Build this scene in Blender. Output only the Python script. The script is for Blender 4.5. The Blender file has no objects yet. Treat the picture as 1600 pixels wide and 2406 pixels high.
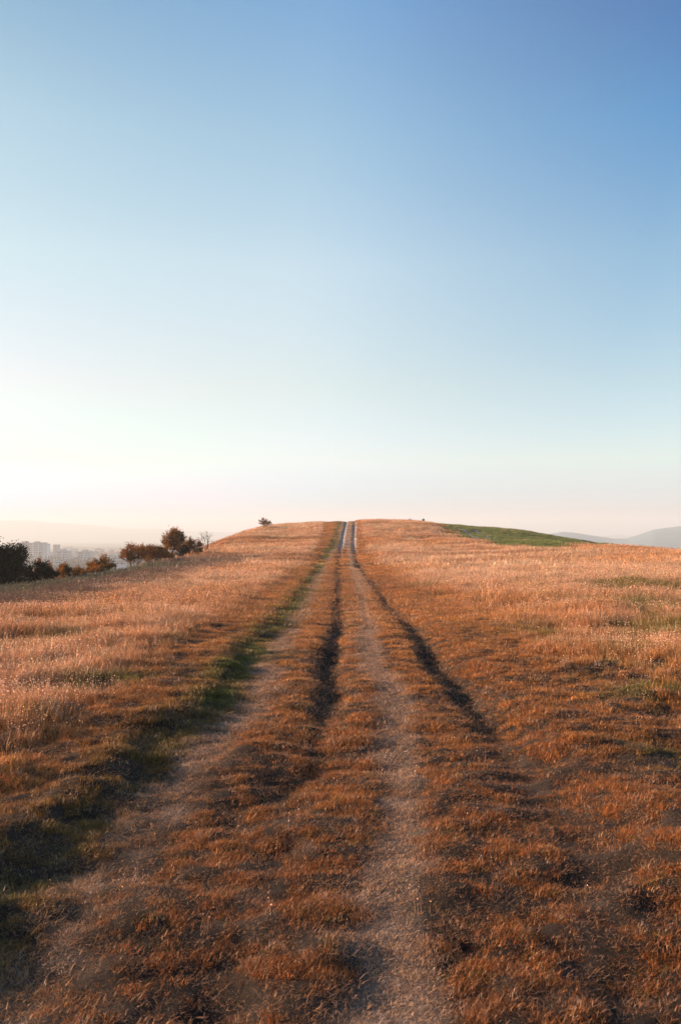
import bpy, math, random
import numpy as np
from mathutils import Vector, Matrix
R = math.radians
C = bpy.context.scene.collection
scene = bpy.context.scene
rng = np.random.default_rng(7)
random.seed(7)

# ------------------------------------------------------------------ camera
EYE = 1.8
FPX = 1871.0                       # focal length in source pixels (28 mm on a 36 mm tall frame)
cam_d = bpy.data.cameras.new('camera'); cam = bpy.data.objects.new('camera', cam_d); C.objects.link(cam)
cam.location = (0, 0, EYE)
cam.rotation_euler = (R(90 + 1.59), 0, 0)
cam_d.sensor_fit = 'VERTICAL'; cam_d.sensor_height = 36.0; cam_d.sensor_width = 24.0
cam_d.lens = 28.0
cam_d.clip_start = 0.05; cam_d.clip_end = 30000
cam_d.dof.use_dof = True; cam_d.dof.focus_distance = 9.0; cam_d.dof.aperture_fstop = 4.5
scene.camera = cam

# ------------------------------------------------------------------ sky, sun, exposure
SUN_AZ = -78.0                     # degrees from the view direction, negative = left
SUN_EL = 14.0
SKY_STRENGTH = 0.11
world = bpy.data.worlds.new('World'); scene.world = world; world.use_nodes = True
wt = world.node_tree; wt.nodes.clear()
def N(t, kind, **kw):
    n = t.nodes.new(kind)
    for k, v in kw.items(): setattr(n, k, v)
    return n
sky = N(wt, 'ShaderNodeTexSky', sky_type='NISHITA', sun_disc=False)
sky.sun_elevation = R(SUN_EL); sky.sun_rotation = R(SUN_AZ)
sky.altitude = 500; sky.air_density = 1.0; sky.dust_density = 1.5; sky.ozone_density = 1.5
geo = N(wt, 'ShaderNodeNewGeometry')          # Incoming = - view direction
sep = N(wt, 'ShaderNodeSeparateXYZ'); tc = N(wt, 'ShaderNodeTexCoord')
wt.links.new(tc.outputs['Generated'], sep.inputs[0])
# evening air: two tint curves over the height of the sky, one towards the sun, one away from it
STOPS = [0.0, 0.035, 0.09, 0.18, 0.32, 0.45, 0.60]
TINT_SUN = [(1.654, 0.256, 0.828), (0.975, 0.518, 1.134), (0.664, 0.824, 0.668), (1.042, 0.807, 0.699), (1.093, 1.011, 0.780), (1.032, 1.043, 0.837), (0.484, 0.756, 0.742)]
TINT_ANTI = [(0.341, 0.192, 0.523), (0.564, 0.675, 1.064), (0.915, 0.913, 0.904), (0.887, 0.919, 0.843), (0.689, 0.909, 0.908), (0.245, 0.723, 0.952), (0.020, 0.288, 0.674)]
TINT_MID = [(0.624, 0.289, 0.774), (0.420, 0.686, 1.256), (1.003, 0.916, 0.969), (1.244, 1.045, 0.834), (1.537, 1.329, 1.051), (1.151, 1.266, 1.105), (0.606, 1.044, 1.219)]
#FIT
def sky_ramp(cols):
    r = N(wt, 'ShaderNodeValToRGB'); cr = r.color_ramp; cr.interpolation = 'B_SPLINE' if False else 'LINEAR'
    cr.elements[0].position = STOPS[0]; cr.elements[0].color = (*cols[0], 1)
    cr.elements[1].position = STOPS[1]; cr.elements[1].color = (*cols[1], 1)
    for s, c in zip(STOPS[2:], cols[2:]):
        e = cr.elements.new(s); e.color = (*c, 1)
    e = cr.elements.new(.95); e.color = tuple(.45 * q for q in cols[-1]) + (1,)
    wt.links.new(sep.outputs['Z'], r.inputs[0]); return r
ra, rm, rb = sky_ramp(TINT_SUN), sky_ramp(TINT_MID), sky_ramp(TINT_ANTI)
dot = N(wt, 'ShaderNodeVectorMath', operation='DOT_PRODUCT')
wt.links.new(tc.outputs['Generated'], dot.inputs[0])
sd = Vector((math.sin(R(SUN_AZ)) * math.cos(R(SUN_EL)), math.cos(R(SUN_AZ)) * math.cos(R(SUN_EL)), math.sin(R(SUN_EL))))
dot.inputs[1].default_value = sd
def dot_range(lo, hi):
    q = N(wt, 'ShaderNodeMapRange', interpolation_type='LINEAR'); q.inputs[1].default_value = lo; q.inputs[2].default_value = hi
    wt.links.new(dot.outputs['Value'], q.inputs[0]); return q.outputs[0]
mx0 = N(wt, 'ShaderNodeMix', data_type='RGBA'); wt.links.new(dot_range(0.66, 0.25), mx0.inputs[0])
wt.links.new(ra.outputs[0], mx0.inputs[6]); wt.links.new(rm.outputs[0], mx0.inputs[7])
mx = N(wt, 'ShaderNodeMix', data_type='RGBA'); wt.links.new(dot_range(0.32, -0.07), mx.inputs[0])
wt.links.new(mx0.outputs[2], mx.inputs[6]); wt.links.new(rb.outputs[0], mx.inputs[7])
ml = N(wt, 'ShaderNodeMix', data_type='RGBA', blend_type='MULTIPLY'); ml.inputs[0].default_value = 1
wt.links.new(sky.outputs[0], ml.inputs[6]); wt.links.new(mx.outputs[2], ml.inputs[7])
bg = N(wt, 'ShaderNodeBackground'); bg.inputs[1].default_value = SKY_STRENGTH
wo = N(wt, 'ShaderNodeOutputWorld')
wt.links.new(ml.outputs[2], bg.inputs[0]); wt.links.new(bg.outputs[0], wo.inputs[0])

sun_d = bpy.data.lights.new('sun', 'SUN'); sun = bpy.data.objects.new('sun', sun_d); C.objects.link(sun)
sun_d.energy = 5.0; sun_d.angle = R(0.6); sun_d.color = (1.0, 0.70, 0.47)
sun.rotation_euler = (-sd).to_track_quat('-Z', 'Y').to_euler()
scene.view_settings.view_transform = 'Standard'; scene.view_settings.look = 'None'
scene.view_settings.exposure = 1.3; scene.view_settings.gamma = 1.0
scene.cycles.use_denoising = True; scene.cycles.denoising_prefilter = 'ACCURATE'; scene.cycles.denoising_input_passes = 'RGB_ALBEDO_NORMAL'
scene.cycles.volume_bounces = 1
scene.cycles.max_bounces = 6; scene.cycles.diffuse_bounces = 2; scene.cycles.transmission_bounces = 3
scene.cycles.transparent_max_bounces = 8

# ------------------------------------------------------------------ helpers
def tag(o, label=None, cat=None, group=None, kind=None):
    if label: o['label'] = label
    if cat: o['category'] = cat
    if group: o['group'] = group
    if kind: o['kind'] = kind
    return o
def empty(name, loc=(0, 0, 0), rz=0, **kw):
    o = bpy.data.objects.new(name, None); C.objects.link(o); o.location = loc; o.rotation_euler = (0, 0, rz)
    return tag(o, **kw)
def mesh_obj(name, verts, faces, m, parent=None, smooth=False, **kw):
    me = bpy.data.meshes.new(name); me.from_pydata([tuple(v) for v in verts], [], [tuple(f) for f in faces]); me.update()
    if smooth: me.polygons.foreach_set('use_smooth', [True] * len(me.polygons))
    me.materials.append(m)
    o = bpy.data.objects.new(name, me); C.objects.link(o)
    if parent: o.parent = parent
    return tag(o, **kw)
def np_mesh(name, V, F):
    """fast mesh from arrays; F is (n,k)"""
    me = bpy.data.meshes.new(name); n, k = F.shape
    me.vertices.add(len(V)); me.vertices.foreach_set('co', np.ascontiguousarray(V, dtype=np.float32).ravel())
    me.loops.add(n * k); me.loops.foreach_set('vertex_index', np.ascontiguousarray(F, dtype=np.int32).ravel())
    me.polygons.add(n); me.polygons.foreach_set('loop_start', np.arange(0, n * k, k, dtype=np.int32))
    me.polygons.foreach_set('loop_total', np.full(n, k, dtype=np.int32))
    me.update(calc_edges=True); return me
def color_attr(me, name, cols):
    a = me.attributes.new(name, 'FLOAT_COLOR', 'POINT')
    c4 = np.ones((len(cols), 4), np.float32); c4[:, :3] = cols; a.data.foreach_set('color', c4.ravel())
def srgb(*c):
    return tuple(((v / 255) / 12.92 if v / 255 <= .04045 else ((v / 255 + .055) / 1.055) ** 2.4) for v in c)

# lattice noise, vectorised
def _h(ix, iy, s):
    n = (ix.astype(np.int64) * 374761393 + iy.astype(np.int64) * 668265263 + s * 974634777) & 0xffffffff
    n = ((n ^ (n >> 13)) * 1274126177) & 0xffffffff
    return ((n ^ (n >> 16)) & 0xffff) / 65535.0
def vnoise(x, y, s=0):
    ix, iy = np.floor(x), np.floor(y); fx, fy = x - ix, y - iy
    fx = fx * fx * fx * (fx * (fx * 6 - 15) + 10); fy = fy * fy * fy * (fy * (fy * 6 - 15) + 10)
    a = _h(ix, iy, s) * (1 - fx) + _h(ix + 1, iy, s) * fx
    b = _h(ix, iy + 1, s) * (1 - fx) + _h(ix + 1, iy + 1, s) * fx
    return (a * (1 - fy) + b * fy) * 2 - 1
def fbm(x, y, s=0, o=4):
    r = 0; a = 1.0; t = 0
    for k in range(o):
        c, sn = math.cos(k * 1.3 + .4), math.sin(k * 1.3 + .4)
        r = r + a * vnoise((x * c - y * sn) * 2 ** k + 17.3 * k, (x * sn + y * c) * 2 ** k - 9.1 * k, s + k); t += a; a *= .5
    return r / t * 1.6
def sm(a, b, v):
    t = np.clip((v - a) / (b - a), 0, 1); return t * t * (3 - 2 * t)

# ------------------------------------------------------------------ the lie of the land
_PY = np.array([-300, -60, 0, 6, 10, 14, 18, 25, 34, 42, 52, 62, 73, 82, 91, 100, 110, 119, 128, 137, 150, 175, 220, 300, 420, 600, 800, 9000.])
_PZ = np.array([-24, -.6, 0, .03, .06, .04, -.04, -.12, -.24, -.31, -.28, -.16, .08, .42, .90, 1.50, 2.35, 3.12, 3.75, 4.02, 3.7, 1.2, -7, -20, -32, -39, -40, -40.])
_ts = np.concatenate([np.arange(-400, 260, .5), np.geomspace(260, 9000, 400)])
_raw = np.interp(_ts, _PY, _PZ)
_k = np.ones(9) / 9
_sm = _raw.copy(); _n = int(660 / .5)
for _ in range(2):
    _sm[4:_n - 4] = np.convolve(_sm[:_n], _k, 'valid')
_CX = np.arange(-40, 90, .5)
_CZ = np.convolve(np.interp(np.arange(-43, 93, .5), [-16, -13.2, -10.5, -6.8, -3.4, .3, 8, 12, 15, 18, 25, 31, 35, 44, 54, 70], [.05, .3, .6, .62, .42, .0, .0, .32, .62, .9, 1.42, 1.55, 1.35, 1.3, .9, .8]), np.ones(13) / 13, 'valid')[:260]
def prof(y): return np.interp(y, _ts, _sm)
# line of each wheel track: world x as a function of y
def line(ys, xs): return lambda y: np.interp(y, ys, xs)
LA = line([0, 3.5, 5.3, 6.6, 8.5, 18, 55, 73, 90, 118, 150], [-1.25, -1.23, -1.17, -1.09, -.92, -.95, -1.10, -.85, -.25, .25, 1.0])
LB = line([0, 3, 4.3, 5.8, 7, 9.3, 12, 18, 42, 73, 90, 118, 150], [-.5, -.45, -.36, -.30, -.24, -.17, -.11, -.06, -.14, -.10, .15, .72, 1.5])
LC = line([0, 3.4, 4.3, 5.8, 7, 8.9, 12, 22, 38, 73, 90, 118, 150], [.18, .20, .28, .41, .46, .52, .45, .62, .72, .70, .85, 1.40, 2.1])
LD = line([0, 3.2, 4.2, 7, 13, 42, 60, 73, 90, 118, 150], [1.0, 1.1, 1.27, 1.27, 1.29, 1.27, 1.22, 1.30, 1.52, 2.12, 2.9])
LE = line([0, 3.8, 4.6, 5.5, 6.7, 8, 12, 17.5, 55, 73, 90, 118, 150], [-1.80, -1.78, -1.74, -1.64, -1.52, -1.40, -1.38, -1.36, -1.60, -1.5, -1.0, -.45, .4])
LBR = line([0, 30, 60, 90, 115, 140, 9000], [-12.5, -13, -13, -12.6, -11.6, -10, -10])
def tracks(x, y):
    w = 0.055 * fbm(x * .0 + 3.1, y * .35, 31, 3); x = x + w * np.clip(1.2 - y / 60, .1, 1)
    wide = 1 + .35 * sm(16, 40, y) + .25 * sm(70, 90, y); g = lambda L, s: np.exp(-((x - L(y)) / (s * wide)) ** 2)
    wob = 0.75 + .55 * fbm(x * .6, y * .55, 11, 3)
    return g(LA, .26), g(LB, .17) * (.35 + .65 * sm(5.5, 8.5, y)), g(LC, .19), g(LD, .17) * (.48 + .52 * sm(5.5, 9.0, y)), wob
def height(x, y, fine=True):
    z = prof(y)
    on = 1 - sm(130, 200, np.hypot(x, y))                    # fades out away from the hill top
    d = np.hypot(x, y)
    # shoulders of the ridge
    s = np.logaddexp(0, (-(x - LBR(y)) + .5 * fbm(x * .1, y * .08, 5, 2)) / .9) * .9
    drop = .36 * s + .0016 * s * s
    r = np.logaddexp(0, (x - 30 + .03 * np.clip(y - 60, 0, 60)) / 3.0) * 3.0
    z = z + .018 * np.clip(x - 2.2, 0, 26) * sm(4, 30, y) - .20 * r
    z = z - sm(78, 112, y) * (1 - sm(150, 220, y)) * np.interp(x + .5 * fbm(x * .3, y * .1, 6, 2), _CX, _CZ)
    z = np.maximum(z, -40); z = np.maximum(z - drop, -40)
    # gentle roll of the far plain
    z = z + sm(400, 900, d) * 1.5 * fbm(x * .002, y * .002, 77, 3)
    z = z + .05 * fbm(x * .16, y * .10, 3, 3) * np.clip(1 + d / 40, 1, 3) * on
    if fine:
        E_ = LE(y); bank = .10 * (1 - sm(-.30, .02, x - E_ + .16 * fbm(x * .7, y * .5, 8, 2))) * (1 + .25 * fbm(x * .3, y * .3, 9, 2))
        z = z + bank * on - .03 * on * (1 - sm(-9, -4, x))
        a, b, c, dd, wob = tracks(x, y)
        deep = sm(6.5, 10, y)
        wb = .55 + .45 * wob
        z = z - on * (.02 * a + .17 * b * wb * (.30 + .70 * deep) + .028 * c + .17 * dd * wb * (.50 + .50 * deep))
        z = z + on * .10 * sm(1.45, 1.9, x - 0) * sm(.0, .5, x - LD(y) + .1)
        field = np.clip(sm(2.2, 3.5, x) + 1 - sm(-3.2, -1.9, x), 0, 1)
        near = np.clip(1.25 - y / 24, .25, 1)
        hum = .060 * fbm(x * .8, y * 1.3, 21, 3) + .048 * fbm(x * 2.0, y * 3.0, 22, 3) + .030 * fbm(x * 5.5, y * 6.5, 26, 2)
        z = z + on * (near * hum * (.6 + .3 * field) * (1 - .75 * np.clip(c * 1.2 + .6 * a, 0, 1)) + field * (.075 * fbm(x * .38, y * .45, 23, 3) + .03 * fbm(x * 1.4, y * 1.4, 24, 2)))
    return z

# colours of the ground cover, linear
DRY   = np.array((.50, .200, .056)); RUST = np.array((.27, .083, .020)); TAN = np.array((.74, .43, .27))
PALE  = np.array((.62, .38, .25)); GREEN = np.array((.085, .098, .014)); OLIVE = np.array((.15, .115, .018))
MEAD  = np.array((.085, .130, .020)); SOIL = np.array((.040, .028, .022)); PSOIL = np.array((.20, .145, .115))
GREY  = np.array((.080, .056, .052)); GRAVEL = np.array((.27, .25, .25))
def in_poly(x, y, P):
    r = np.zeros(x.shape, bool); n = len(P)
    for i in range(n):
        x0, y0 = P[i]; x1, y1 = P[(i + 1) % n]
        r ^= ((y0 > y) != (y1 > y)) & (x < (x1 - x0) * (y - y0) / (y1 - y0 + 1e-9) + x0)
    return r
#MEADOW
MEADOW = [(14.2, 160), (14.4, 126), (14.6, 114), (13.6, 98), (15.6, 81), (19.2, 70), (23, 78), (27, 81), (31.5, 81), (40, 88), (70, 108), (70, 160)]
BARE = [(1.29, 4.24, .17), (1.12, 3.52, .13), (1.22, 3.86, .09), (1.30, 3.05, .15), (-.39, 4.34, .13), (-.36, 4.95, .10), (.55, 3.9, .08)]
def zones(x, y):
    """cover colour (n,3), blade height factor, density, greenness"""
    n = x.shape
    f1 = fbm(x * .25, y * .22, 41, 4); f2 = fbm(x * 1.1, y * 1.0, 42, 3); f3 = fbm(x * .07, y * .06, 43, 3)
    mix = lambda a, b, t: a + (b - a) * t[:, None]
    col = np.tile(DRY, (n[0], 1)) * (1 + .18 * f2)[:, None]
    col = mix(col, RUST, np.clip(.35 + .6 * f1, 0, .85))
    col = mix(col, RUST * 1.0, .62 * (1 - sm(4, 13, y)) * (.8 + .4 * f2) * sm(-2.4, -1.6, x))  # denser foreground shadow painted into the turf colour: browner towards the camera
    fieldL = (1 - sm(-3.3, -2.0, x)) * sm(2.4, 5.0, y); fieldR = sm(2.2, 4.2, x + .5 * f1) * sm(6.5, 11, y + f1)
    tall = np.clip(fieldL + fieldR, 0, 1)
    far = sm(14, 45, y)
    col = mix(col, mix(np.tile(TAN, (n[0], 1)), DRY, np.clip(.25 - .5 * f1 - .35 * f3, 0, .8)), np.clip(fieldL * .85 + fieldR * (.5 + .45 * far), 0, 1))
    st = sm(.12, .7, fbm(x * .07 + 3, y * .42, 47, 3)) * tall * sm(25, 50, y); col = mix(col, RUST * .8, st * .6)
    rough = fbm(x * 1.3, y * 1.1, 57, 2); hgt = .45 + .42 * tall + .20 * tall * far + .28 * tall * rough; den = np.ones(n)
    # green and olive patches in the fields
    gp = np.clip(sm(.28, .75, f1 + .35 * f2) * tall * (1 - .75 * sm(22, 55, y)), 0, 1)
    gr = sm(-.05, .6, fbm(x * .13, y * .11, 51, 3) + .25 * f2) * fieldR * (1 - sm(16, 34, y)) * sm(2.8, 5, x)
    col = mix(col, OLIVE, np.clip(gp * .8 + gr * .85, 0, .9)); green = gp * .6 + gr * .7
    pg = 0
    for (cx_, cy_, rx_, ry_) in ((3.4, 13.6, .9, .9), (5.0, 12.8, .9, .7), (3.5, 9.7, .7, .6), (4.0, 11.0, .5, .5), (3.0, 8.0, .5, .5), (2.55, 6.3, .4, .4), (6.6, 18, 1.6, 1.5), (-2.55, 9.0, .65, .42), (-3.5, 8.4, .5, .5), (-4.5, 12, .8, .6), (-2.7, 6.9, .4, .3)):
        pg = pg + np.exp(-((x - cx_ + .5 * f2) / rx_) ** 2 - ((y - cy_ + .7 * f2) / ry_) ** 2) * (.75 + .6 * fbm(x * 2.6, y * 1.6, 66, 2))
    pg = np.clip(pg, 0, 1); col = mix(col, GREEN * 1.1, pg * .85); green = np.maximum(green, pg * .7)
    a, b, c, d, wob = tracks(x, y)
    # green foot of the bank
    e = np.exp(-((x - LE(y) - .10 + .10 * f2) / (.36)) ** 2) * (.9 + .4 * f1)
    e = np.clip(e * 1.5 * np.clip(.75 + .9 * fbm(x * 1.6, y * .9, 68, 3), .6, 1.2), 0, 1); hgt = hgt * (1 + .35 * e); col = mix(col, GREEN * 1.15, e); green = np.maximum(green, e)
    # wheel tracks
    near = 1 - sm(60, 95, y)
    tc_ = sm(.15, .75, (a * (.50 + .2 * sm(5, 9, y)) + c * (.85 + .35 * sm(4, 8, y))) * (.85 + .45 * f2) + .20 * fbm(x * 6, y * 5, 69, 2))
    col = mix(col, PALE, tc_ * .85); hgt = hgt * (1 - .42 * np.clip(a + c, 0, 1)); den = den * (1 - np.clip(tc_ * (.30 + .5 * f2), 0, .7) * sm(3, 6, y) - .1 * tc_)
    rut = np.clip((b + d) * (.62 + .5 * wob) * 1.1, 0, 1)
    hgt = hgt * (1 - .6 * rut); den = den * (1 - .98 * rut * sm(5.5, 9, y)) * (1 - .9 * rut * (1 - sm(5.5, 9, y)) * sm(.15, .55, fbm(x * .9, y * .6, 97, 2)))
    far_road = sm(58, 98, y) * (1 - sm(127, 134, y))
    den = den * (1 - .97 * np.clip((b + d) * 1.4, 0, 1) * far_road)
    col = mix(col, SOIL * 2, rut * .25)
    for (cx_, cy_, r_) in BARE: den = den * (1 - .93 * sm(.35, .7, np.exp(-((x - cx_) / r_) ** 2 - ((y - cy_) / (r_ * 1.15)) ** 2) + .35 * fbm(x * 5, y * 5, 67, 2)))
    # bare scrapes in the foreground
    sc = sm(.45, .75, fbm(x * .9 + 4, y * .9, 61, 3)) * (1 - tall) * (1 - sm(4, 14, y)); den = den * (1 - .5 * sc)
    # green meadow on the far shoulder, grey strip along the left brink
    m = in_poly(x + 1.5 * f1 + .7 * f2 + .5 * fbm(x * 5, y * 5, 58, 1), y + 2.0 * f2 + 2 * fbm(x * 4, y * 4, 59, 1), MEADOW).astype(float)
    col = mix(col, MEAD * 1.25, m * .93); hgt = hgt * (1 - .5 * m); green = np.maximum(green, m)
    px = x / np.maximum(y, 1)
    br = sm(-1.2, .6, LBR(y) + 5.6 - x + .7 * f2) * (1 - sm(55, 72, y)) ; col = mix(col, GREY, br * .8)
    gb = sm(-.4, .6, LBR(y) + 3.2 - x + .5 * f2) * (1 - sm(48, 62, y)); col = mix(col, np.array((.075, .085, .05)), gb * .75)
    # path up the meadow
    for P in PATHS:
        pp = np.clip(1 - polydist(x, y, P) / .5, 0, 1); den = den * (1 - .98 * sm(.05, .4, pp))
    bare = 1 - den
    return col, hgt, den, green, tall, rut, tc_, far_road, b, d, m
PATHS = [[(16.2, 126), (16.9, 120), (18, 114.3), (17.3, 104.5), (17.2, 100)], [(18.0, 126), (18.6, 121), (19.7, 115.5), (19.1, 104.3), (19, 99)]]
def polydist(x, y, P):
    r = np.full(x.shape, 1e9)
    for (x0, y0), (x1, y1) in zip(P[:-1], P[1:]):
        dx, dy = x1 - x0, y1 - y0
        t = np.clip(((x - x0) * dx + (y - y0) * dy) / (dx * dx + dy * dy), 0, 1)
        r = np.minimum(r, np.hypot(x - x0 - t * dx, y - y0 - t * dy))
    return r
def ground_colour(x, y):
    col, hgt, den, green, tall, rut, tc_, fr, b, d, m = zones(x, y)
    dist = np.hypot(x, y)
    f = fbm(x * 2.1, y * 2.1, 71, 3)
    soil = SOIL[None, :] * (1 + .35 * f)[:, None]
    soil = soil + (PSOIL - soil) * (tc_ * .8)[:, None] * (.8 + .4 * f)[:, None]
    soil = soil + (PSOIL * .8 - soil) * (np.clip(b + d, 0, 1) * (1 - sm(4.5, 7.5, y)) * sm(-.2, .5, f))[:, None] * .6
    cover = np.clip(sm(15, 90, dist) * den, 0, 1)[:, None] * .55            # far off the cover itself is the surface
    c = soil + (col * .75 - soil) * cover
    road = np.clip((b + d) * 1.5, 0, 1) * fr
    c = c + (GRAVEL - c) * road[:, None]
    for P in PATHS:
        pp = sm(.0, .5, np.clip(1 - polydist(x, y, P) / .34, 0, 1)); c = c + (GRAVEL * .9 - c) * pp[:, None]
    # beyond the hill: valley of fields and woods
    v = sm(200, 420, dist)
    fld = np.where((np.floor(x / 130 + .4 * f) + np.floor(y / 170)) % 3 == 0, 1., 0.)
    val = np.array((.10, .085, .05))[None] * (1 + .3 * fbm(x * .004, y * .004, 81, 3))[:, None] + fld[:, None] * np.array((.09, .06, .03))
    return np.clip(c + (val - c) * v[:, None], .005, .9)

# ------------------------------------------------------------------ materials
def mat(name):
    m = bpy.data.materials.new(name); m.use_nodes = True; return m, m.node_tree, m.node_tree.nodes['Principled BSDF']
def simple(name, col, rough=.9, var=.15, scale=3.0, bump=0.0):
    m, t, p = mat(name); p.inputs['Roughness'].default_value = rough; p.inputs['Specular IOR Level'].default_value = .2
    n = N(t, 'ShaderNodeTexNoise'); n.inputs['Scale'].default_value = scale; n.inputs['Detail'].default_value = 6
    tcn = N(t, 'ShaderNodeTexCoord'); t.links.new(tcn.outputs['Object'], n.inputs['Vector'])
    r = N(t, 'ShaderNodeMapRange'); r.inputs[3].default_value = 1 - var; r.inputs[4].default_value = 1 + var
    t.links.new(n.outputs['Fac'], r.inputs[0])
    mm = N(t, 'ShaderNodeMix', data_type='RGBA', blend_type='MULTIPLY'); mm.inputs[0].default_value = 1
    mm.inputs[6].default_value = (*col, 1); t.links.new(r.outputs[0], mm.inputs[7]); t.links.new(mm.outputs[2], p.inputs['Base Color'])
    if bump:
        b = N(t, 'ShaderNodeBump'); b.inputs['Strength'].default_value = bump; b.inputs['Distance'].default_value = .02
        t.links.new(n.outputs['Fac'], b.inputs['Height']); t.links.new(b.outputs[0], p.inputs['Normal'])
    return m
def ground_material():
    m, t, p = mat('ground'); p.inputs['Roughness'].default_value = .95; p.inputs['Specular IOR Level'].default_value = .1
    a = N(t, 'ShaderNodeAttribute', attribute_name='cover')
    tcn = N(t, 'ShaderNodeTexCoord')
    n1 = N(t, 'ShaderNodeTexNoise'); n1.inputs['Scale'].default_value = 14; n1.inputs['Detail'].default_value = 8; n1.inputs['Roughness'].default_value = .7
    n2 = N(t, 'ShaderNodeTexNoise'); n2.inputs['Scale'].default_value = 1.1; n2.inputs['Detail'].default_value = 8; n2.inputs['Roughness'].default_value = .65
    for n in (n1, n2): t.links.new(tcn.outputs['Object'], n.inputs['Vector'])
    ad = N(t, 'ShaderNodeMath', operation='ADD'); t.links.new(n1.outputs['Fac'], ad.inputs[0]); t.links.new(n2.outputs['Fac'], ad.inputs[1])
    r = N(t, 'ShaderNodeMapRange'); r.inputs[1].default_value = .6; r.inputs[2].default_value = 1.4; r.inputs[3].default_value = .55; r.inputs[4].default_value = 1.45
    t.links.new(ad.outputs[0], r.inputs[0])
    mm = N(t, 'ShaderNodeMix', data_type='RGBA', blend_type='MULTIPLY'); mm.inputs[0].default_value = 1
    t.links.new(a.outputs['Color'], mm.inputs[6]); t.links.new(r.outputs[0], mm.inputs[7]); t.links.new(mm.outputs[2], p.inputs['Base Color'])
    b = N(t, 'ShaderNodeBump'); b.inputs['Strength'].default_value = .8; b.inputs['Distance'].default_value = .03
    t.links.new(n1.outputs['Fac'], b.inputs['Height']); t.links.new(b.outputs[0], p.inputs['Normal'])
    return m
def grass_material(name='grass_blades'):
    m, t, p = mat(name); t.nodes.remove(p); out = t.nodes['Material Output']
    a = N(t, 'ShaderNodeAttribute', attribute_name='tint'); a.attribute_type = 'INSTANCER'
    v = N(t, 'ShaderNodeAttribute', attribute_name='blade')
    mm = N(t, 'ShaderNodeMix', data_type='RGBA', blend_type='MULTIPLY'); mm.inputs[0].default_value = 1
    t.links.new(a.outputs['Color'], mm.inputs[6]); t.links.new(v.outputs['Color'], mm.inputs[7])
    d = N(t, 'ShaderNodeBsdfDiffuse'); tr = N(t, 'ShaderNodeBsdfTranslucent'); g = N(t, 'ShaderNodeBsdfGlossy'); g.inputs['Roughness'].default_value = .45
    g.inputs['Color'].default_value = (1, .9, .8, 1)
    for s in (d, tr): t.links.new(mm.outputs[2], s.inputs['Color'])
    m1 = N(t, 'ShaderNodeMixShader'); m1.inputs[0].default_value = .28
    m2 = N(t, 'ShaderNodeMixShader'); m2.inputs[0].default_value = .035
    t.links.new(d.outputs[0], m1.inputs[1]); t.links.new(tr.outputs[0], m1.inputs[2])
    t.links.new(m1.outputs[0], m2.inputs[1]); t.links.new(g.outputs[0], m2.inputs[2]); t.links.new(m2.outputs[0], out.inputs[0])
    return m
def leaf_material(name, c1, c2, trans=.3):
    m, t, p = mat(name); t.nodes.remove(p); out = t.nodes['Material Output']
    v = N(t, 'ShaderNodeAttribute', attribute_name='leaf')
    mm = N(t, 'ShaderNodeMix', data_type='RGBA'); mm.inputs[6].default_value = (*c1, 1); mm.inputs[7].default_value = (*c2, 1)
    t.links.new(v.outputs['Fac'], mm.inputs[0])
    d = N(t, 'ShaderNodeBsdfDiffuse'); tr = N(t, 'ShaderNodeBsdfTranslucent')
    for s in (d, tr): t.links.new(mm.outputs[2], s.inputs['Color'])
    m1 = N(t, 'ShaderNodeMixShader'); m1.inputs[0].default_value = trans
    t.links.new(d.outputs[0], m1.inputs[1]); t.links.new(tr.outputs[0], m1.inputs[2]); t.links.new(m1.outputs[0], out.inputs[0])
    return m

# ------------------------------------------------------------------ ground
def axis(n0, half, step, grow, far):
    a = list(np.arange(n0, half, step)); s = step
    while a[-1] < far:
        s *= grow; a.append(a[-1] + s)
    return a
pos = axis(0, 3.6, .04, 1.028, 6300); xs = np.array([-v for v in pos[:0:-1]] + pos)
fw = axis(1.6, 9.0, .045, 1.017, 6300); bk = axis(0, .1, .15, 1.12, 6300)
ys = np.array([1.6 - v for v in bk[:0:-1]] + fw)
GX, GY = np.meshgrid(xs, ys); gx, gy = GX.ravel(), GY.ravel()
gz = height(gx, gy); V = np.stack([gx, gy, gz], 1)
ny, nx = GX.shape; idx = np.arange(nx * ny).reshape(ny, nx)
F = np.stack([idx[:-1, :-1], idx[:-1, 1:], idx[1:, 1:], idx[1:, :-1]], -1).reshape(-1, 4)
gm = np_mesh('ground', V, F); color_attr(gm, 'cover', ground_colour(gx, gy))
gm.polygons.foreach_set('use_smooth', [True] * len(gm.polygons)); gm.materials.append(ground_material())
ground = bpy.data.objects.new('ground', gm); C.objects.link(ground); tag(ground, kind='structure')
print('ground', nx, ny)

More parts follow.
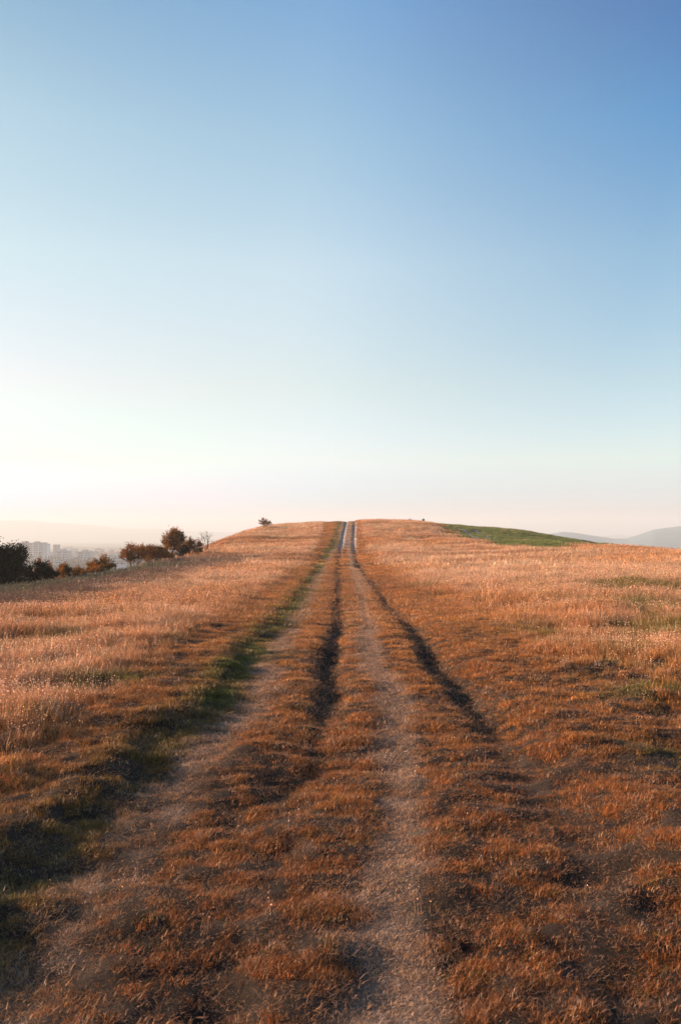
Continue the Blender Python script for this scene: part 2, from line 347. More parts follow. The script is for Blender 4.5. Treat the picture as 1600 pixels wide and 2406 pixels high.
# ------------------------------------------------------------------ grass
def tuft(name, n, rad, h0, h1, w, segs, lean, seeds=0, curl=.5, flat=0.0, cv=.22, head=0):
    """a patch of n blades; returns an unlinked object used by the scatter"""
    Vs, Fs, Cs = [], [], []
    r = random.Random(name)
    for i in range(n):
        a = r.uniform(0, 2 * math.pi); q = rad * math.sqrt(r.random()); bx, by = q * math.cos(a), q * math.sin(a)
        h = r.uniform(h0, h1) * (1 if r.random() > .1 else 1.35)
        az = r.uniform(0, 2 * math.pi); ln = r.gauss(0, lean) + flat * r.random(); cu = r.uniform(.2, 1) * curl
        if head == 2: ln = r.uniform(.75, 1.5)
        ww = w * r.uniform(.6, 1.3); wa = az + math.pi / 2 + r.uniform(-.9, .9)
        wx, wy = math.cos(wa) * ww / 2, math.sin(wa) * ww / 2
        k = 1 + r.gauss(0, cv); k = max(.45, min(1.6, k)); hue = r.gauss(0, .10)
        c = (k * (1 + hue * .5), k * (1 - hue * .6), k * max(.3, 1 - hue * 2.5))
        b0 = len(Vs); px, py, pz = bx, by, -.012; ang = abs(ln)
        for s in range(segs + 1):
            t = s / segs; tw = 1 - t ** 1.6
            if s < segs:
                Vs.append((px - wx * tw, py - wy * tw, pz)); Vs.append((px + wx * tw, py + wy * tw, pz)); Cs += [c, c]
            else:
                Vs.append((px, py, pz)); Cs.append(c)
            st = h / segs; px += math.cos(az) * math.sin(ang) * st; py += math.sin(az) * math.sin(ang) * st; pz += math.cos(ang) * st
            ang += cu / segs * 2
        for s in range(segs):
            j = b0 + 2 * s
            if s < segs - 1: Fs.append((j, j + 1, j + 3)); Fs.append((j, j + 3, j + 2))
            else: Fs.append((j, j + 1, j + 2))
        if head == 1:                                   # fluffy round head
            sx, sy, sz = Vs[b0 + 2 * segs]; q = r.uniform(.005, .0105); c2 = (k * 1.25, k * 1.38, k * 1.5); j = len(Vs)
            for (ax, ay, az_) in ((1, 0, 0), (0, 1, 0), (-1, 0, 0), (0, -1, 0), (0, 0, 1.5), (0, 0, -1)):
                Vs.append((sx + ax * q * r.uniform(.7, 1.2), sy + ay * q * r.uniform(.7, 1.2), sz + az_ * q)); Cs.append(c2)
            for m_ in range(4):
                m2 = (m_ + 1) % 4; Fs.append((j + m_, j + m2, j + 4)); Fs.append((j + m2, j + m_, j + 5))
        elif seeds and r.random() < seeds:           # seed head: a small spindle at the tip
            sx, sy, sz = Vs[b0 + 2 * segs]; L = h * r.uniform(.08, .15); q = max(w * .9, L * .13)
            dx, dy, dz = math.cos(az) * math.sin(ang), math.sin(az) * math.sin(ang), max(.3, math.cos(ang))
            c2 = (k * 1.15, k * 1.2, k * 1.3)
            j = len(Vs)
            Vs.append((sx - dx * L * .2, sy - dy * L * .2, sz - dz * L * .2))
            for m_ in range(3):
                aa = m_ * 2.094; Vs.append((sx + q * math.cos(aa) + dx * L * .3, sy + q * math.sin(aa) + dy * L * .3, sz + dz * L * .3))
            Vs.append((sx + dx * L, sy + dy * L, sz + dz * L)); Cs += [c2] * 5
            for m_ in range(3):
                m2 = (m_ + 1) % 3; Fs.append((j, j + 1 + m_, j + 1 + m2)); Fs.append((j + 4, j + 1 + m2, j + 1 + m_))
    me = np_mesh(name, np.array(Vs), np.array(Fs)); color_attr(me, 'blade', np.array(Cs)); me.materials.append(GRASS)
    return bpy.data.objects.new(name, me)
GRASS = grass_material()
# short turf for four distances, field grass for four distances
TURF = [[tuft(f'turf_{k}_{i}', *a) for i in range(6)] for k, a in enumerate([
    (46, .062, .018, .058, .0030, 3, .60, 0, 1.1, .5, .34),
    (46, .10, .020, .060, .0050, 2, .55, 0, 1.0, .4, .32),
    (46, .22, .028, .075, .0105, 2, .5, 0, .9, .3, .30),
    (44, .44, .04, .10, .0260, 2, .45, 0, .8, .2, .27)])]
FIELD = [[tuft(f'field_{k}_{i}', *a) for i in range(6)] for k, a in enumerate([
    (34, .07, .04, .13, .0030, 4, .38, .16, .9, .1, .32),
    (36, .11, .05, .15, .0050, 3, .34, .20, .8, .1, .30),
    (40, .23, .06, .18, .0105, 3, .32, .22, .7, .1, .30),
    (40, .46, .08, .22, .0260, 2, .30, .22, .6, .1, .28)])]
STALK = [tuft(f'stalk_{i}', 4, .09, .12, .27, .0030, 4, .18, 1.0, .25, 0, .25, head=1) for i in range(6)]
LITTER = [[tuft(f'litter_{k}_{i}', *a, head=2) for i in range(6)] for k, a in enumerate([
    (40, .085, .012, .042, .0026, 2, 0, 0, .5, 0, .42),
    (40, .14, .02, .060, .0046, 2, 0, 0, .5, 0, .40),
    (34, .30, .04, .12, .0110, 2, 0, 0, .2, 0, .36)])]
PROTO = [o for g in TURF for o in g] + [o for g in FIELD for o in g] + STALK + [o for g in LITTER for o in g]
PIDX = {id(o): i for i, o in enumerate(PROTO)}
bands = [(1.7, 7, 2000, 0), (7, 17, 800, 1), (17, 44, 150, 2), (44, 143, 24, 3)]   # near, far, patches per square metre, detail
P_, C_, S_, I_, G_ = [], [], [], [], []
for d0, d1, per, lod in bands:
    da, db = (d0, d1); d0, d1 = (d0 if lod == 0 else d0 * .8), (d1 if lod == 3 else d1 * 1.2); hw = .50 * d1 + 1.8
    area = 2 * hw * (d1 - d0); n = int(area * per)
    x = rng.uniform(-hw, hw, n); y = rng.uniform(d0, d1, n)
    keep = (np.abs(x) < .50 * y + 1.8) & (x > LBR(y) - 7) & (x < 36) & (rng.random(n) < ((sm(da * .8, da * 1.2, y) if lod else 1) * ((1 - sm(db * .8, db * 1.2, y)) if lod < 3 else 1))); x, y = x[keep], y[keep]
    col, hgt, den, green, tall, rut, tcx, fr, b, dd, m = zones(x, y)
    fq = (1.0, .8, .42, .17)[lod]
    c1 = fbm(x * 8.5 * fq, y * 9.5 * fq, 91, 2); c2 = fbm(x * 2.1, y * 3.4, 93, 3)
    clump = .75 + .42 * c1 + (.28, .26, .14, .08)[lod] * c2
    keep = rng.random(len(x)) < den * ((.03, .04, .10, .22)[lod] + (.97, .96, .90, .78)[lod] * sm((.52, .40, .30, .38)[lod], (1.08, 1.02, .96, 1.0)[lod], clump))
    x, y, col, hgt, green, tall, clump, m = [q[keep] for q in (x, y, col, hgt, green, tall, clump, m)]
    j = np.exp(.30 * rng.standard_normal(len(x))); jh = .06 * rng.standard_normal(len(x))
    col = np.clip(col * np.stack([j * (1 + jh), j, j * (1 - jh)], 1), .004, .85)
    odd = np.where((x < LBR(y) + 5) & (y < 60), .5, rng.random(len(x))); col = np.where((odd < .05)[:, None], PALE * .95, col); col = np.where(((odd > .94) & (odd < .98))[:, None] , OLIVE, col)
    isf = rng.random(len(x)) < np.clip(tall * 1.1, 0, 1) * (1 - .5 * m)
    pi = np.where(isf, 24 + lod * 6, lod * 6) + rng.integers(0, 6, len(x))
    sc = np.clip(hgt * (.7 + .5 * clump) * rng.uniform(.6, 1.45, len(x)), .2, 1.7)
    sc = np.where(isf, sc, sc * (1.25 + .2 * sm(8, 25, y)))
    z = height(x, y)
    if lod < 3:                                     # flattened dead straw lying on the soil
        nl = int(area * per * .55); lx = rng.uniform(-hw, hw, nl); ly = rng.uniform(d0, d1, nl); k_ = (np.abs(lx) < .5 * ly + 1.8) & (rng.random(nl) < ((sm(da * .8, da * 1.2, ly) if lod else 1) * (1 - sm(db * .8, db * 1.2, ly)))); lx, ly = lx[k_], ly[k_]
        q = zones(lx, ly); k_ = rng.random(len(lx)) < .45 + .5 * q[6] - .25 * q[5]; lx, ly = lx[k_], ly[k_]; tt = (.35 + .6 * q[6][k_])[:, None]
        lc = (q[0][k_] * .6) * (1 - tt) + PALE * .88 * tt; P_.append(np.stack([lx, ly, height(lx, ly) + .006], 1))
        C_.append(np.clip(lc * rng.uniform(.6, 1.25, (len(lx), 1)), .01, .8)); I_.append(54 + lod * 6 + rng.integers(0, 6, len(lx))); S_.append(rng.uniform(.7, 1.25, len(lx))); G_.append(np.zeros(len(lx)))
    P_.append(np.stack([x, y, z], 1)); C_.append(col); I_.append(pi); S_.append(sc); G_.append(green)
# single stalks standing above the turf and thicker in the fields
n = 190000; y = 2.5 + 72 * rng.random(n) ** 1.35; x = rng.uniform(-1, 1, n) * (.5 * y + 1.5)
col, hgt, den, green, tall, rut, tcx, fr, b, dd, m = zones(x, y)
keep = rng.random(n) < (.004 + .75 * tall * sm(-.5, .5, fbm(x * .5, y * .5, 95, 3))) * den * (1 - m) * (1 - .6 * green); keep &= (x > LBR(y) + 4.2) | (y > 60)
x, y = x[keep], y[keep]
P_.append(np.stack([x, y, height(x, y)], 1)); C_.append(np.tile(TAN * 1.05, (len(x), 1)) * rng.uniform(.7, 1.2, (len(x), 1)))
I_.append(48 + rng.integers(0, 6, len(x))); S_.append(rng.uniform(.5, 1.0, len(x)) * (.5 + .5 * tall[keep]) * (1 + .35 * sm(15, 50, y))); G_.append(np.zeros(len(x)))
P_, C_, I_, S_, G_ = np.concatenate(P_), np.concatenate(C_), np.concatenate(I_), np.concatenate(S_), np.concatenate(G_)
print('patches', len(P_))

def scatter(name, P, Cc, Ii, Ss, protos, **kw):
    used = sorted(set(Ii.tolist())); remap = {u: i for i, u in enumerate(used)}
    me = bpy.data.meshes.new(name); me.vertices.add(len(P)); me.vertices.foreach_set('co', np.ascontiguousarray(P, np.float32).ravel())
    color_attr(me, 'tint', Cc)
    a = me.attributes.new('pick', 'INT', 'POINT'); a.data.foreach_set('value', np.array([remap[i] for i in Ii.tolist()], np.int32))
    a = me.attributes.new('size', 'FLOAT', 'POINT'); a.data.foreach_set('value', Ss.astype(np.float32))
    a = me.attributes.new('turn', 'FLOAT', 'POINT'); a.data.foreach_set('value', rng.uniform(0, 6.283, len(P)).astype(np.float32))
    me.materials.append(GRASS); me.update()
    o = bpy.data.objects.new(name, me); C.objects.link(o); tag(o, **kw)
    ng = bpy.data.node_groups.new(name + '_nodes', 'GeometryNodeTree')
    ng.interface.new_socket('Geometry', in_out='INPUT', socket_type='NodeSocketGeometry')
    ng.interface.new_socket('Geometry', in_out='OUTPUT', socket_type='NodeSocketGeometry')
    gi, go = N(ng, 'NodeGroupInput'), N(ng, 'NodeGroupOutput')
    jn = N(ng, 'GeometryNodeJoinGeometry')
    for u in reversed(used):
        oi = N(ng, 'GeometryNodeObjectInfo'); oi.inputs['Object'].default_value = protos[u]
        g2 = N(ng, 'GeometryNodeGeometryToInstance'); ng.links.new(oi.outputs['Geometry'], g2.inputs[0]); ng.links.new(g2.outputs[0], jn.inputs[0])
    def attr(nm, typ):
        q = N(ng, 'GeometryNodeInputNamedAttribute', data_type=typ); q.inputs['Name'].default_value = nm; return q.outputs['Attribute']
    ip = N(ng, 'GeometryNodeInstanceOnPoints'); ip.inputs['Pick Instance'].default_value = True
    cx = N(ng, 'ShaderNodeCombineXYZ'); ng.links.new(attr('turn', 'FLOAT'), cx.inputs[2])
    ng.links.new(gi.outputs[0], ip.inputs['Points']); ng.links.new(jn.outputs[0], ip.inputs['Instance'])
    ng.links.new(attr('pick', 'INT'), ip.inputs['Instance Index']); ng.links.new(cx.outputs[0], ip.inputs['Rotation'])
    ng.links.new(attr('size', 'FLOAT'), ip.inputs['Scale'])
    ng.links.new(ip.outputs[0], go.inputs[0])
    md = o.modifiers.new('scatter', 'NODES'); md.node_group = ng
    return o
isG = G_ > .45; isF = (I_ >= 24) & (I_ < 54) & ~isG; isT = ~isG & ~isF
for nm, mk, lb in (('grass', isT, 'short rusty dry grass between and over the wheel tracks'),
                   ('tall_grass', isF, 'tall pinkish dry grass with seed heads on both sides of the tracks'),
                   ('green_grass', isG, 'dark green grass along the bank and on the far meadow')):
    scatter(nm, P_[mk], C_[mk], I_[mk], S_[mk], PROTO, label=lb, cat='grass', kind='stuff')
#OBJECTS
# ------------------------------------------------------------------ shrubs at the brink
def at(px, dist):                   # world x of an image column at a distance ahead
    return (px - 800) / FPX * dist
def zat(py, dist): return EYE - (py - 1255) / FPX * dist
def tube(Vs, Fs, a, b, ra, rb, k=5):
    a, b = np.array(a, float), np.array(b, float); d = b - a; L = np.linalg.norm(d)
    if L < 1e-6: return
    d /= L; u = np.cross(d, (0.3, .2, .93)); u /= (np.linalg.norm(u) + 1e-9); v = np.cross(d, u); j = len(Vs)
    for c, r in ((a, ra), (b, rb)):
        for i in range(k):
            t = 2 * math.pi * i / k; Vs.append(tuple(c + r * (u * math.cos(t) + v * math.sin(t))))
    for i in range(k):
        i2 = (i + 1) % k; Fs.append((j + i, j + i2, j + k + i2, j + k + i))
BARK = simple('bark', (.065, .04, .028), .95, .3, 9, .3)
def shrub(name, label, x, y, rx, top, n, size, m, seed, stems=6, lean=(0, 0), flat=1.0, spread=.16, cat='bush', group='bushes growing below the left brink', z0=None, fill=0):
    r = random.Random(seed); gz0 = float(height(np.array([x]), np.array([y]))[0]) - .05 if z0 is None else z0
    h = top - gz0
    root = empty(name, (x, y, gz0), 0, label=label, cat=cat, group=group)
    Vs, Fs, tips = [], [], []
    def grow(p, d, L, rad, lev):
        q = p + d * L; tube(Vs, Fs, p, q, rad, rad * .62, 5 if lev < 2 else 4)
        if lev >= 1: tips.append(q); tips.append(p + d * L * .55)
        if lev == 3: return
        for _ in range(r.choice((2, 3, 3))):
            nd = d + np.array([r.gauss(0, .55), r.gauss(0, .55), r.gauss(.08, .32)]) * (1 if lev else 1.1); nd[2] *= flat
            nd /= np.linalg.norm(nd); grow(q, nd, L * r.uniform(.6, .85), rad * .6, lev + 1)
    for s in range(stems):
        a = 2 * math.pi * s / stems + r.uniform(-.4, .4); o = r.uniform(.3, 1.0)
        d = np.array([math.cos(a) * o * rx / h * 1.0 + lean[0], math.sin(a) * o * rx / h + lean[1], 1.0]); d /= np.linalg.norm(d)
        grow(np.array([math.cos(a) * .06, math.sin(a) * .06, 0.]), d, h * r.uniform(.26, .38), max(.012, h * .016), 0)
    T = np.array(tips)
    # fit the skeleton to the wanted width and height
    w = np.percentile(np.abs(T[:, :2] - 0), 96); s_xy = rx / max(w, 1e-3) * .92; s_z = h / T[:, 2].max() * .97
    sc = np.array([s_xy, s_xy, s_z]); V = np.array(Vs) * sc * (.9 if fill else 1); T = T * sc
    ok = (np.hypot(T[:, 0], T[:, 1]) / rx) ** 2 + np.clip(T[:, 2] / h - .45, 0, 1) ** 2 * 3.0 < 1.05; T = T[ok] if ok.sum() > 8 else T
    if fill:
        gg = np.random.default_rng(seed + 50); q = gg.normal(0, 1, (fill, 3)); q /= np.linalg.norm(q, axis=1)[:, None]; q *= gg.uniform(.35, .86, (fill, 1))
        T = np.concatenate([T, np.stack([q[:, 0] * rx, q[:, 1] * rx, np.abs(q[:, 2] * .54 + .35) * h], 1)])
    me = np_mesh('stems', V, np.array(Fs)); me.materials.append(BARK)
    st = bpy.data.objects.new('stems', me); C.objects.link(st); st.parent = root
    if n:
        g = np.random.default_rng(seed); k = g.integers(0, len(T), n)
        c = T[k] + np.clip(g.normal(0, 1, (n, 3)), -1.7, 1.7) * np.array([spread * rx, spread * rx, spread * h * .5]) * g.uniform(.2, 1.0, (n, 1))
        c[:, 2] = np.abs(c[:, 2])
        a1 = g.normal(0, 1, (n, 3)); a1 /= np.linalg.norm(a1, axis=1)[:, None]; a2 = np.cross(a1, g.normal(0, 1, (n, 3))); a2 /= np.linalg.norm(a2, axis=1)[:, None]
        sz = (size * g.uniform(.6, 1.3, n))[:, None]
        Vl = np.stack([c - a1 * sz, c + a2 * sz * .5, c + a1 * sz, c - a2 * sz * .5], 1).reshape(-1, 3)
        Fl = np.arange(4 * n).reshape(n, 4)
        ml_ = np_mesh('crown', Vl, Fl); fa = ml_.attributes.new('leaf', 'FLOAT', 'POINT')
        lobe = (vnoise(c[:, 0] * 1.7 / rx + seed, (c[:, 2] + c[:, 1]) * 1.6 / rx, seed) + 1) / 2
        fa.data.foreach_set('value', np.repeat(np.clip(.7 * lobe + .3 * g.random(n), 0, 1), 4).astype(np.float32)); ml_.materials.append(m)
        cr = bpy.data.objects.new('crown', ml_); C.objects.link(cr); cr.parent = root
    return root
LEAF_DARK = leaf_material('leaves_dark_green', (.012, .016, .008), (.035, .024, .009), .08)
LEAF_RED = leaf_material('leaves_russet', (.06, .03, .014), (.50, .19, .05), .35)
LEAF_MIX = leaf_material('leaves_olive_russet', (.022, .022, .009), (.44, .17, .035), .32)
def bush_at(px, dist, wpx, ytop, *a, label, **k):
    return shrub('bush', label, at(px, dist), dist, wpx / 2 / FPX * dist, zat(ytop, dist), *a, **k)
bush_at(2, 40, 165, 1266, 70000, .05, LEAF_DARK, 11, stems=13, spread=.09, fill=700, label='huge dark green bush at the left edge, reaching out of the picture')
bush_at(98, 42.5, 84, 1318, 22000, .045, LEAF_DARK, 12, stems=9, spread=.11, fill=220, label='low dark bush leaning against the huge dark bush')
bush_at(96, 50, 30, 1308, 1500, .05, LEAF_RED, 13, stems=4, label='small orange shrub poking up behind the low dark bush')
bush_at(120, 49, 22, 1316, 1200, .045, LEAF_MIX, 14, stems=4, label='narrow olive shrub just right of the low dark bush')
bush_at(152, 46, 42, 1322, 3200, .045, LEAF_MIX, 15, stems=6, label='ragged low bush with a dark foot, in the gap between dark and round bushes')
bush_at(186, 48, 44, 1330, 3200, .04, LEAF_MIX, 16, stems=6, label='flat small bush touching the left side of the round russet bush')
bush_at(236, 50, 74, 1303, 8000, .05, LEAF_MIX, 17, stems=9, spread=.14, fill=50, label='round russet bush standing alone in front of the town')
bush_at(318, 57, 68, 1274, 5200, .055, LEAF_RED, 18, stems=7, spread=.15, fill=14, label='thin reddish bush at the lower end of the bush row')
bush_at(358, 60, 68, 1280, 7500, .055, LEAF_MIX, 19, stems=8, spread=.16, fill=40, label='squat rusty bush between the thin reddish bush and the tallest one')
bush_at(408, 64, 60, 1239, 6500, .06, LEAF_MIX, 20, stems=9, spread=.17, fill=20, label='tallest bush of the row, dark foot and sunlit orange top')
bush_at(449, 69, 56, 1261, 5200, .06, LEAF_MIX, 21, stems=8, spread=.15, fill=20, label='orange bush right of the tallest bush')
bush_at(386, 63, 44, 1284, 3600, .05, LEAF_MIX, 31, stems=6, spread=.18, fill=24, label='low dark undergrowth bush filling the gap left of the tallest bush')
bush_at(430, 67, 40, 1279, 3200, .05, LEAF_DARK, 32, stems=6, spread=.18, fill=22, label='low dark bush at the foot of the tallest bush on its right')
bush_at(486, 75, 46, 1244, 0, .05, LEAF_RED, 22, stems=5, label='bare pale twiggy shrub at the upper end of the bush row')
shrub('bush', 'small windswept shrub alone against the sky on the left crest', at(621, 121), 121, 1.15, zat(1216, 121), 1500, .075, LEAF_MIX, 23, fill=14, stems=6, lean=(.35, 0), flat=.6, spread=.10, group=None)
# low growth right under the brink
# ------------------------------------------------------------------ things on the crest
def lathe(name, prof_, m, parent, k=14, sx=1, sy=1, off=(0, 0, 0)):
    Vs, Fs = [], []
    for r_, z_ in prof_:
        for i in range(k):
            t = 2 * math.pi * i / k; Vs.append((off[0] + r_ * sx * math.cos(t), off[1] + r_ * sy * math.sin(t), off[2] + z_))
    for j in range(len(prof_) - 1):
        for i in range(k):
            i2 = (i + 1) % k; Fs.append((j * k + i, j * k + i2, (j + 1) * k + i2, (j + 1) * k + i))
    Fs.append(tuple(range((len(prof_) - 1) * k, len(prof_) * k))); Fs.append(tuple(reversed(range(k))))
    return mesh_obj(name, Vs, Fs, m, parent, True)
def box(name, x0, x1, y0, y1, z0, z1, m, parent=None):
    V_ = [(x, y, z) for z in (z0, z1) for y in (y0, y1) for x in (x0, x1)]
    return mesh_obj(name, V_, [(0, 2, 3, 1), (4, 5, 7, 6), (0, 1, 5, 4), (2, 6, 7, 3), (0, 4, 6, 2), (1, 3, 7, 5)], m, parent)
def gz_at(x, y): return float(height(np.array([float(x)]), np.array([float(y)]))[0])
TEAL = simple('teal_paint', (.045, .17, .17), .6, .3, 12); PWHITE = simple('pale_paint', (.55, .58, .56), .7, .2, 12); WOOD = simple('weathered_wood', (.22, .13, .09), .9, .3, 10)
mx_, my_ = at(994, 133), 133.0
mk = empty('marker_stone', (mx_, my_, gz_at(mx_, my_)), label='small rounded teal and white marker on the crest right of the tracks', cat='marker')
lathe('base', [(.17, -.05), (.19, .10), (.215, .30), (.21, .42)], PWHITE, mk, sx=1, sy=.8)
lathe('cap', [(.222, .40), (.23, .55), (.20, .70), (.12, .78), (.02, .80)], TEAL, mk, sx=1, sy=.8, off=(.02, 0, 0))
fx_, fy_ = at(964, 131), 131.0
fr_ = empty('frame', (fx_, fy_, gz_at(fx_, fy_)), label='tiny frame of two short posts with a pale panel on the crest', cat='frame')
fr_.name = 'post_frame'
box('post', -.24, -.20, -.02, .02, -.1, .58, WOOD, fr_); box('post', .16, .20, -.02, .02, -.1, .50, WOOD, fr_)
box('panel', -.198, .158, -.012, .012, .14, .40, PWHITE, fr_)

# ------------------------------------------------------------------ the town in the valley
GROUNDZ = -40.0
CONC = [simple('concrete_%s' % n_, c_, .9, .12, .2) for n_, c_ in (('grey', (.34, .34, .35)), ('warm', (.42, .36, .32)), ('dark', (.16, .15, .16)), ('white', (.62, .62, .62)))]
WIN = simple('dark_window_rows', (.07, .08, .10), .35, .3, .4); RED = simple('roof_tiles', (.24, .10, .07), .9, .2, .5)
def block(label, px0, px1, ytop, dist, m, depth=14, roof=None, rows=True, turn=0.0, group='apartment blocks in the hazy town', name='apartment_block'):
    x0, x1 = at(px0, dist), at(px1, dist); w = x1 - x0; top = zat(ytop, dist) - GROUNDZ
    b = empty(name, ((x0 + x1) / 2, dist, GROUNDZ), R(turn), label=label, cat='building', group=group)
    box('wall', -w / 2, w / 2, 0, depth, -2, top, m, b)
    box('roof', -w / 2 - .3, w / 2 + .3, -.3, depth + .3, top, top + .7, CONC[2], b)
    if roof:
        for a0, a1, hh in roof: box('roof_house', w * (a0 - .5), w * (a1 - .5), 3, depth - 3, top + .7, top + .7 + hh, CONC[0], b)
    if rows:
        k = int(top / 2.9)
        nw = max(1, round(w / 7.5))
        for j in range(k):
            z0 = top - 2.9 * (j + 1) + .9
            if z0 < 6: break
            for q in range(nw):
                c0 = -w / 2 + w * (q + .12) / nw; c1 = -w / 2 + w * (q + .88) / nw
                box('window', c0, c1, -.12, 0.02, z0, z0 + 1.35, WIN, b)
    # a dark concrete stair strip up the front
    if w > 20: box('stair_tower', w * .16, w * .24, -1.6, -.002, 0, top + 1.2, CONC[2], b)
    return b
block('long grey apartment block directly behind the huge dark bush', 42, 79, 1276.5, 1110, CONC[0], roof=[(.2, .55, 2.2)])
block('taller grey apartment block with a dark stair strip, joined to the long one', 79.6, 104, 1276, 1090, CONC[0], roof=[(.0, .42, 1.6)])
block('slim pale tower just right of the tall grey block', 106.5, 111, 1279, 1130, CONC[3], rows=False)
block('slim dark brick tower standing free left of the stepped block', 127, 135, 1281, 1180, CONC[1])
block('wide stepped block with a small roof house, in front of the slim tower', 134, 162, 1296, 1000, CONC[0], roof=[(.25, .62, 2.6)])
block('lone low block with a central roof house amid the town trees', 183, 215, 1297.5, 1020, CONC[0], roof=[(.3, .62, 2.4)])
block('long low pale building right of the round russet bush', 264, 293, 1309, 820, CONC[0], depth=10, roof=None)
block('flat white shed below the long low building', 268, 292, 1325, 640, CONC[3], depth=9, rows=False, name='shed', group=None)
block('white house front in the gap behind the ragged low bush', 128, 146, 1318, 760, CONC[3], depth=9, rows=True, name='house', group=None)
def cottage(label, px, dist, w, h):
    x = at(px, dist); b = empty('cottage', (x, dist, GROUNDZ), R(random.uniform(-25, 25)), label=label, cat='house', group='small houses on the far plain')
    box('wall', -w / 2, w / 2, 0, w * .7, -1, h, CONC[random.choice((0, 1, 3))], b)
    a, d_ = w / 2 + .4, w * .7
    mesh_obj('roof', [(-a, -.4, h), (a, -.4, h), (a, d_ + .4, h), (-a, d_ + .4, h), (-a, d_ / 2, h + 2.6), (a, d_ / 2, h + 2.6)],
             [(0, 1, 5, 4), (2, 3, 4, 5), (0, 4, 3), (1, 2, 5), (3, 2, 1, 0)], RED, b)
for px_, ds_ in ((170, 1350), (222, 1240), (240, 1500), (176, 1700), (256, 1320), (120, 1400), (230, 1800), (205, 1560), (284, 1420), (300, 1700), (160, 1900), (60, 1650)):
    cottage('tiny pale house lost in the haze of the far plain', px_, ds_, random.uniform(14, 30), random.uniform(6, 12))

# town trees: one mass, and the conifers that stick out of it
def cards(c, n, rx, rz, size, g):
    u = g.normal(0, 1, (n, 3)); u /= np.linalg.norm(u, axis=1)[:, None]; p = c + u * np.array([rx, rx, rz]) * (g.random((n, 1)) ** .4)
    a1 = g.normal(0, 1, (n, 3)); a1 /= np.linalg.norm(a1, axis=1)[:, None]; a2 = np.cross(a1, u); a2 /= (np.linalg.norm(a2, axis=1)[:, None] + 1e-6)
    s = (size * g.uniform(.6, 1.3, n))[:, None]
    return np.stack([p - a1 * s, p + a2 * s * .7, p + a1 * s, p - a2 * s * .7], 1).reshape(-1, 3)
g = np.random.default_rng(5); parts = []
for k in range(620):
    dist = g.uniform(520, 1600) if k > 330 else g.uniform(520, 960); px_ = g.uniform(-60, 460)
    if 560 < dist < 1200 and any(a - 2 < px_ < b_ + 2 and abs(dist - d_) < 18 for a, b_, d_ in ((42, 104, 1100), (127, 162, 1000), (183, 215, 1020), (264, 293, 820), (268, 292, 640), (128, 146, 760))): continue
    hh = g.uniform(9, 17) if dist > 700 else g.uniform(8, 13)
    parts.append(cards(np.array([at(px_, dist), dist, GROUNDZ + hh * .55]), 90, hh * .36, hh * .47, 1.1, g))
Vw = np.concatenate(parts); Fw = np.arange(len(Vw)).reshape(-1, 4)
wm = np_mesh('woodland', Vw, Fw); fa = wm.attributes.new('leaf', 'FLOAT', 'POINT'); fa.data.foreach_set('value', np.repeat(g.random(len(Fw)), 4).astype(np.float32))
wm.materials.append(leaf_material('woodland_leaves', (.03, .024, .018), (.10, .05, .03), .2))
wo_ = bpy.data.objects.new('woodland', wm); C.objects.link(wo_); tag(wo_, 'mauve mass of town trees below the apartment blocks', 'woods', kind='stuff')
CONIF = leaf_material('conifer_needles', (.025, .028, .016), (.07, .05, .03), .1)
for px_, ytop, dist in ((110, 1306, 880), (116, 1303, 890), (122, 1304, 860), (150, 1303, 870), (163, 1305, 900), (178, 1311, 800), (189, 1306, 860), (201, 1307, 840), (211, 1305, 900), (251, 1300, 900), (246, 1311, 860), (258, 1308, 850)):
    x = at(px_, dist); hh = zat(ytop, dist) - GROUNDZ
    t = empty('conifer_tree', (x, dist, GROUNDZ), label='dark pointed conifer rising out of the town trees', cat='tree', group='conifers among the town trees')
    lathe('trunk', [(.3, -.5), (.2, hh * .5), (.03, hh * .97)], BARK, t, 6)
    n_ = 420; z_ = hh * (.12 + .88 * g.random(n_) ** 1.3); r_ = (hh * .19) * (1 - z_ / hh) ** .85 * g.uniform(.5, 1.15, n_) + .08; an = g.uniform(0, 6.283, n_)
    ctr = np.stack([r_ * np.cos(an), r_ * np.sin(an), z_], 1); out_ = np.stack([np.cos(an), np.sin(an), -.35 + 0 * an], 1); sd_ = np.stack([-np.sin(an), np.cos(an), 0 * an], 1)
    s_ = (.9 * g.uniform(.6, 1.2, n_))[:, None] * (.4 + .6 * (1 - z_ / hh))[:, None]
    Vc = np.stack([ctr - out_ * s_, ctr + sd_ * s_ * .6, ctr + out_ * s_, ctr - sd_ * s_ * .6], 1).reshape(-1, 3)
    cm = np_mesh('crown', Vc, np.arange(4 * n_).reshape(-1, 4)); fa = cm.attributes.new('leaf', 'FLOAT', 'POINT'); fa.data.foreach_set('value', np.repeat(g.random(n_), 4).astype(np.float32))
    cm.materials.append(CONIF); co = bpy.data.objects.new('crown', cm); C.objects.link(co); co.parent = t

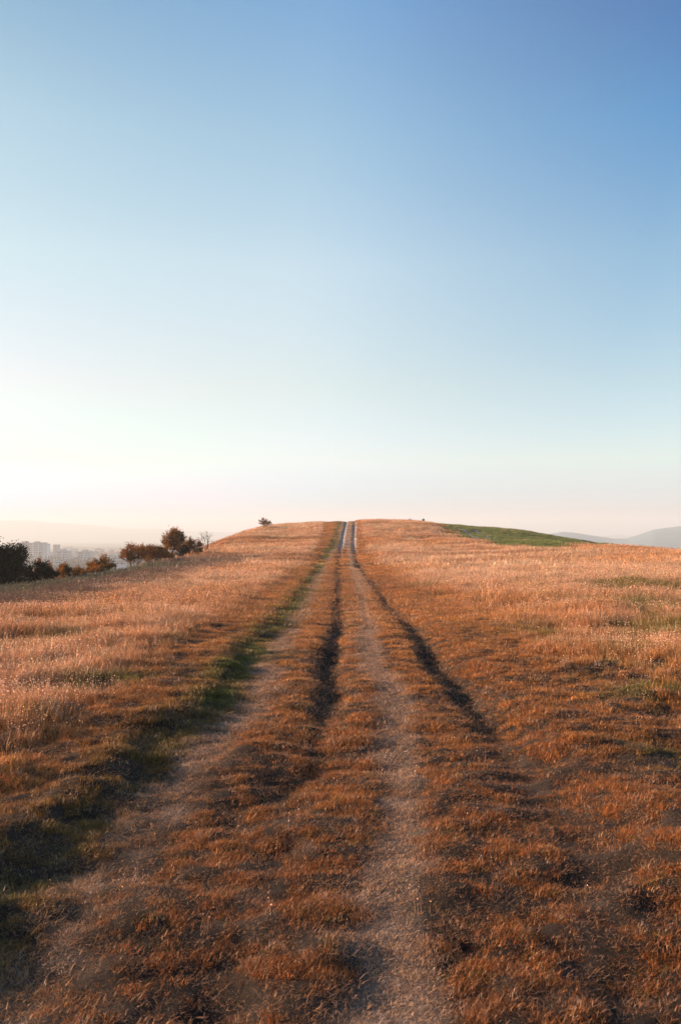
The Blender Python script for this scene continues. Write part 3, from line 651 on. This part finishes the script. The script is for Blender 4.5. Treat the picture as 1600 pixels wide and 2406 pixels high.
# ------------------------------------------------------------------ distant hills
def range_of_hills(name, pts, d0, d1, x0, x1, col, seed):
    """hills as a height field between distances d0 (foot) and d1 (back); pts = (tangent of bearing, top height)"""
    tx = np.array([p[0] for p in pts]); tz = np.array([p[1] for p in pts])
    U, W = np.meshgrid(np.linspace(x0, x1, 420), np.linspace(0, 1, 46)); D = d0 + (d1 - d0) * W
    X, Y = U * D, D; base = np.interp(U, tx, tz) - GROUNDZ
    shape = np.sin(np.clip(W / .72, 0, 1) * math.pi / 2) ** 1.4 * (1 - sm(.75, 1.0, W) * .9)
    nz = fbm(X / 420, Y / 420, seed, 5)
    Z = GROUNDZ - 3 + (base + 3) * shape * (1 + .10 * nz * (1 - shape)) + 1.2 * fbm(X / 120, Y / 120, seed + 9, 3) * shape
    Vh = np.stack([X.ravel(), Y.ravel(), Z.ravel()], 1); idn = np.arange(U.size).reshape(U.shape)
    Fh = np.stack([idn[:-1, :-1], idn[:-1, 1:], idn[1:, 1:], idn[1:, :-1]], -1).reshape(-1, 4)
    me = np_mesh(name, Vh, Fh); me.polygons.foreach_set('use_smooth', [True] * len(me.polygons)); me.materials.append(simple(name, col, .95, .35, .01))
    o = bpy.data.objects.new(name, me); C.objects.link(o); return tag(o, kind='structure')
def outline(pxy, d): return [((px - 800) / FPX, zat(py, d)) for px, py in pxy]
range_of_hills('mountains', outline([(-2600, 1235), (-1500, 1228), (-600, 1224), (0, 1223), (50, 1221), (90, 1224), (120, 1228), (180, 1230), (240, 1236), (300, 1243), (360, 1241), (430, 1246), (520, 1250), (800, 1251), (1200, 1256), (1380, 1264), (1420, 1260), (1455, 1254.5), (1490, 1260), (1530, 1266), (1800, 1262), (3400, 1255)], 5100), 4300, 5600, -1.8, 1.5, (.10, .09, .08), 3)
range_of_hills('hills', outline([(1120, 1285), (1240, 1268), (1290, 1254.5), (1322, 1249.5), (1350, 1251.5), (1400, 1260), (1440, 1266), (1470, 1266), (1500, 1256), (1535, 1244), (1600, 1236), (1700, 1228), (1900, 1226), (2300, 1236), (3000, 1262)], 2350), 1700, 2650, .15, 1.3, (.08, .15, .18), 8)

# ------------------------------------------------------------------ the evening haze
hz = box('haze', -6250, 6250, -6250, 6250, -47, 125, simple('tmp', (1, 1, 1)))
tag(hz, 'pale evening haze lying over the valley and the hills', 'haze', kind='stuff')
hm = bpy.data.materials.new('haze'); hm.use_nodes = True; ht = hm.node_tree; ht.nodes.clear()
pv = N(ht, 'ShaderNodeVolumePrincipled'); ho = N(ht, 'ShaderNodeOutputMaterial'); ht.links.new(pv.outputs[0], ho.inputs['Volume'])
pv.inputs['Color'].default_value = (.82, .88, .94, 1); pv.inputs['Density'].default_value = 3.8e-4; pv.inputs['Anisotropy'].default_value = 0.12
hz.data.materials.clear(); hz.data.materials.append(hm)
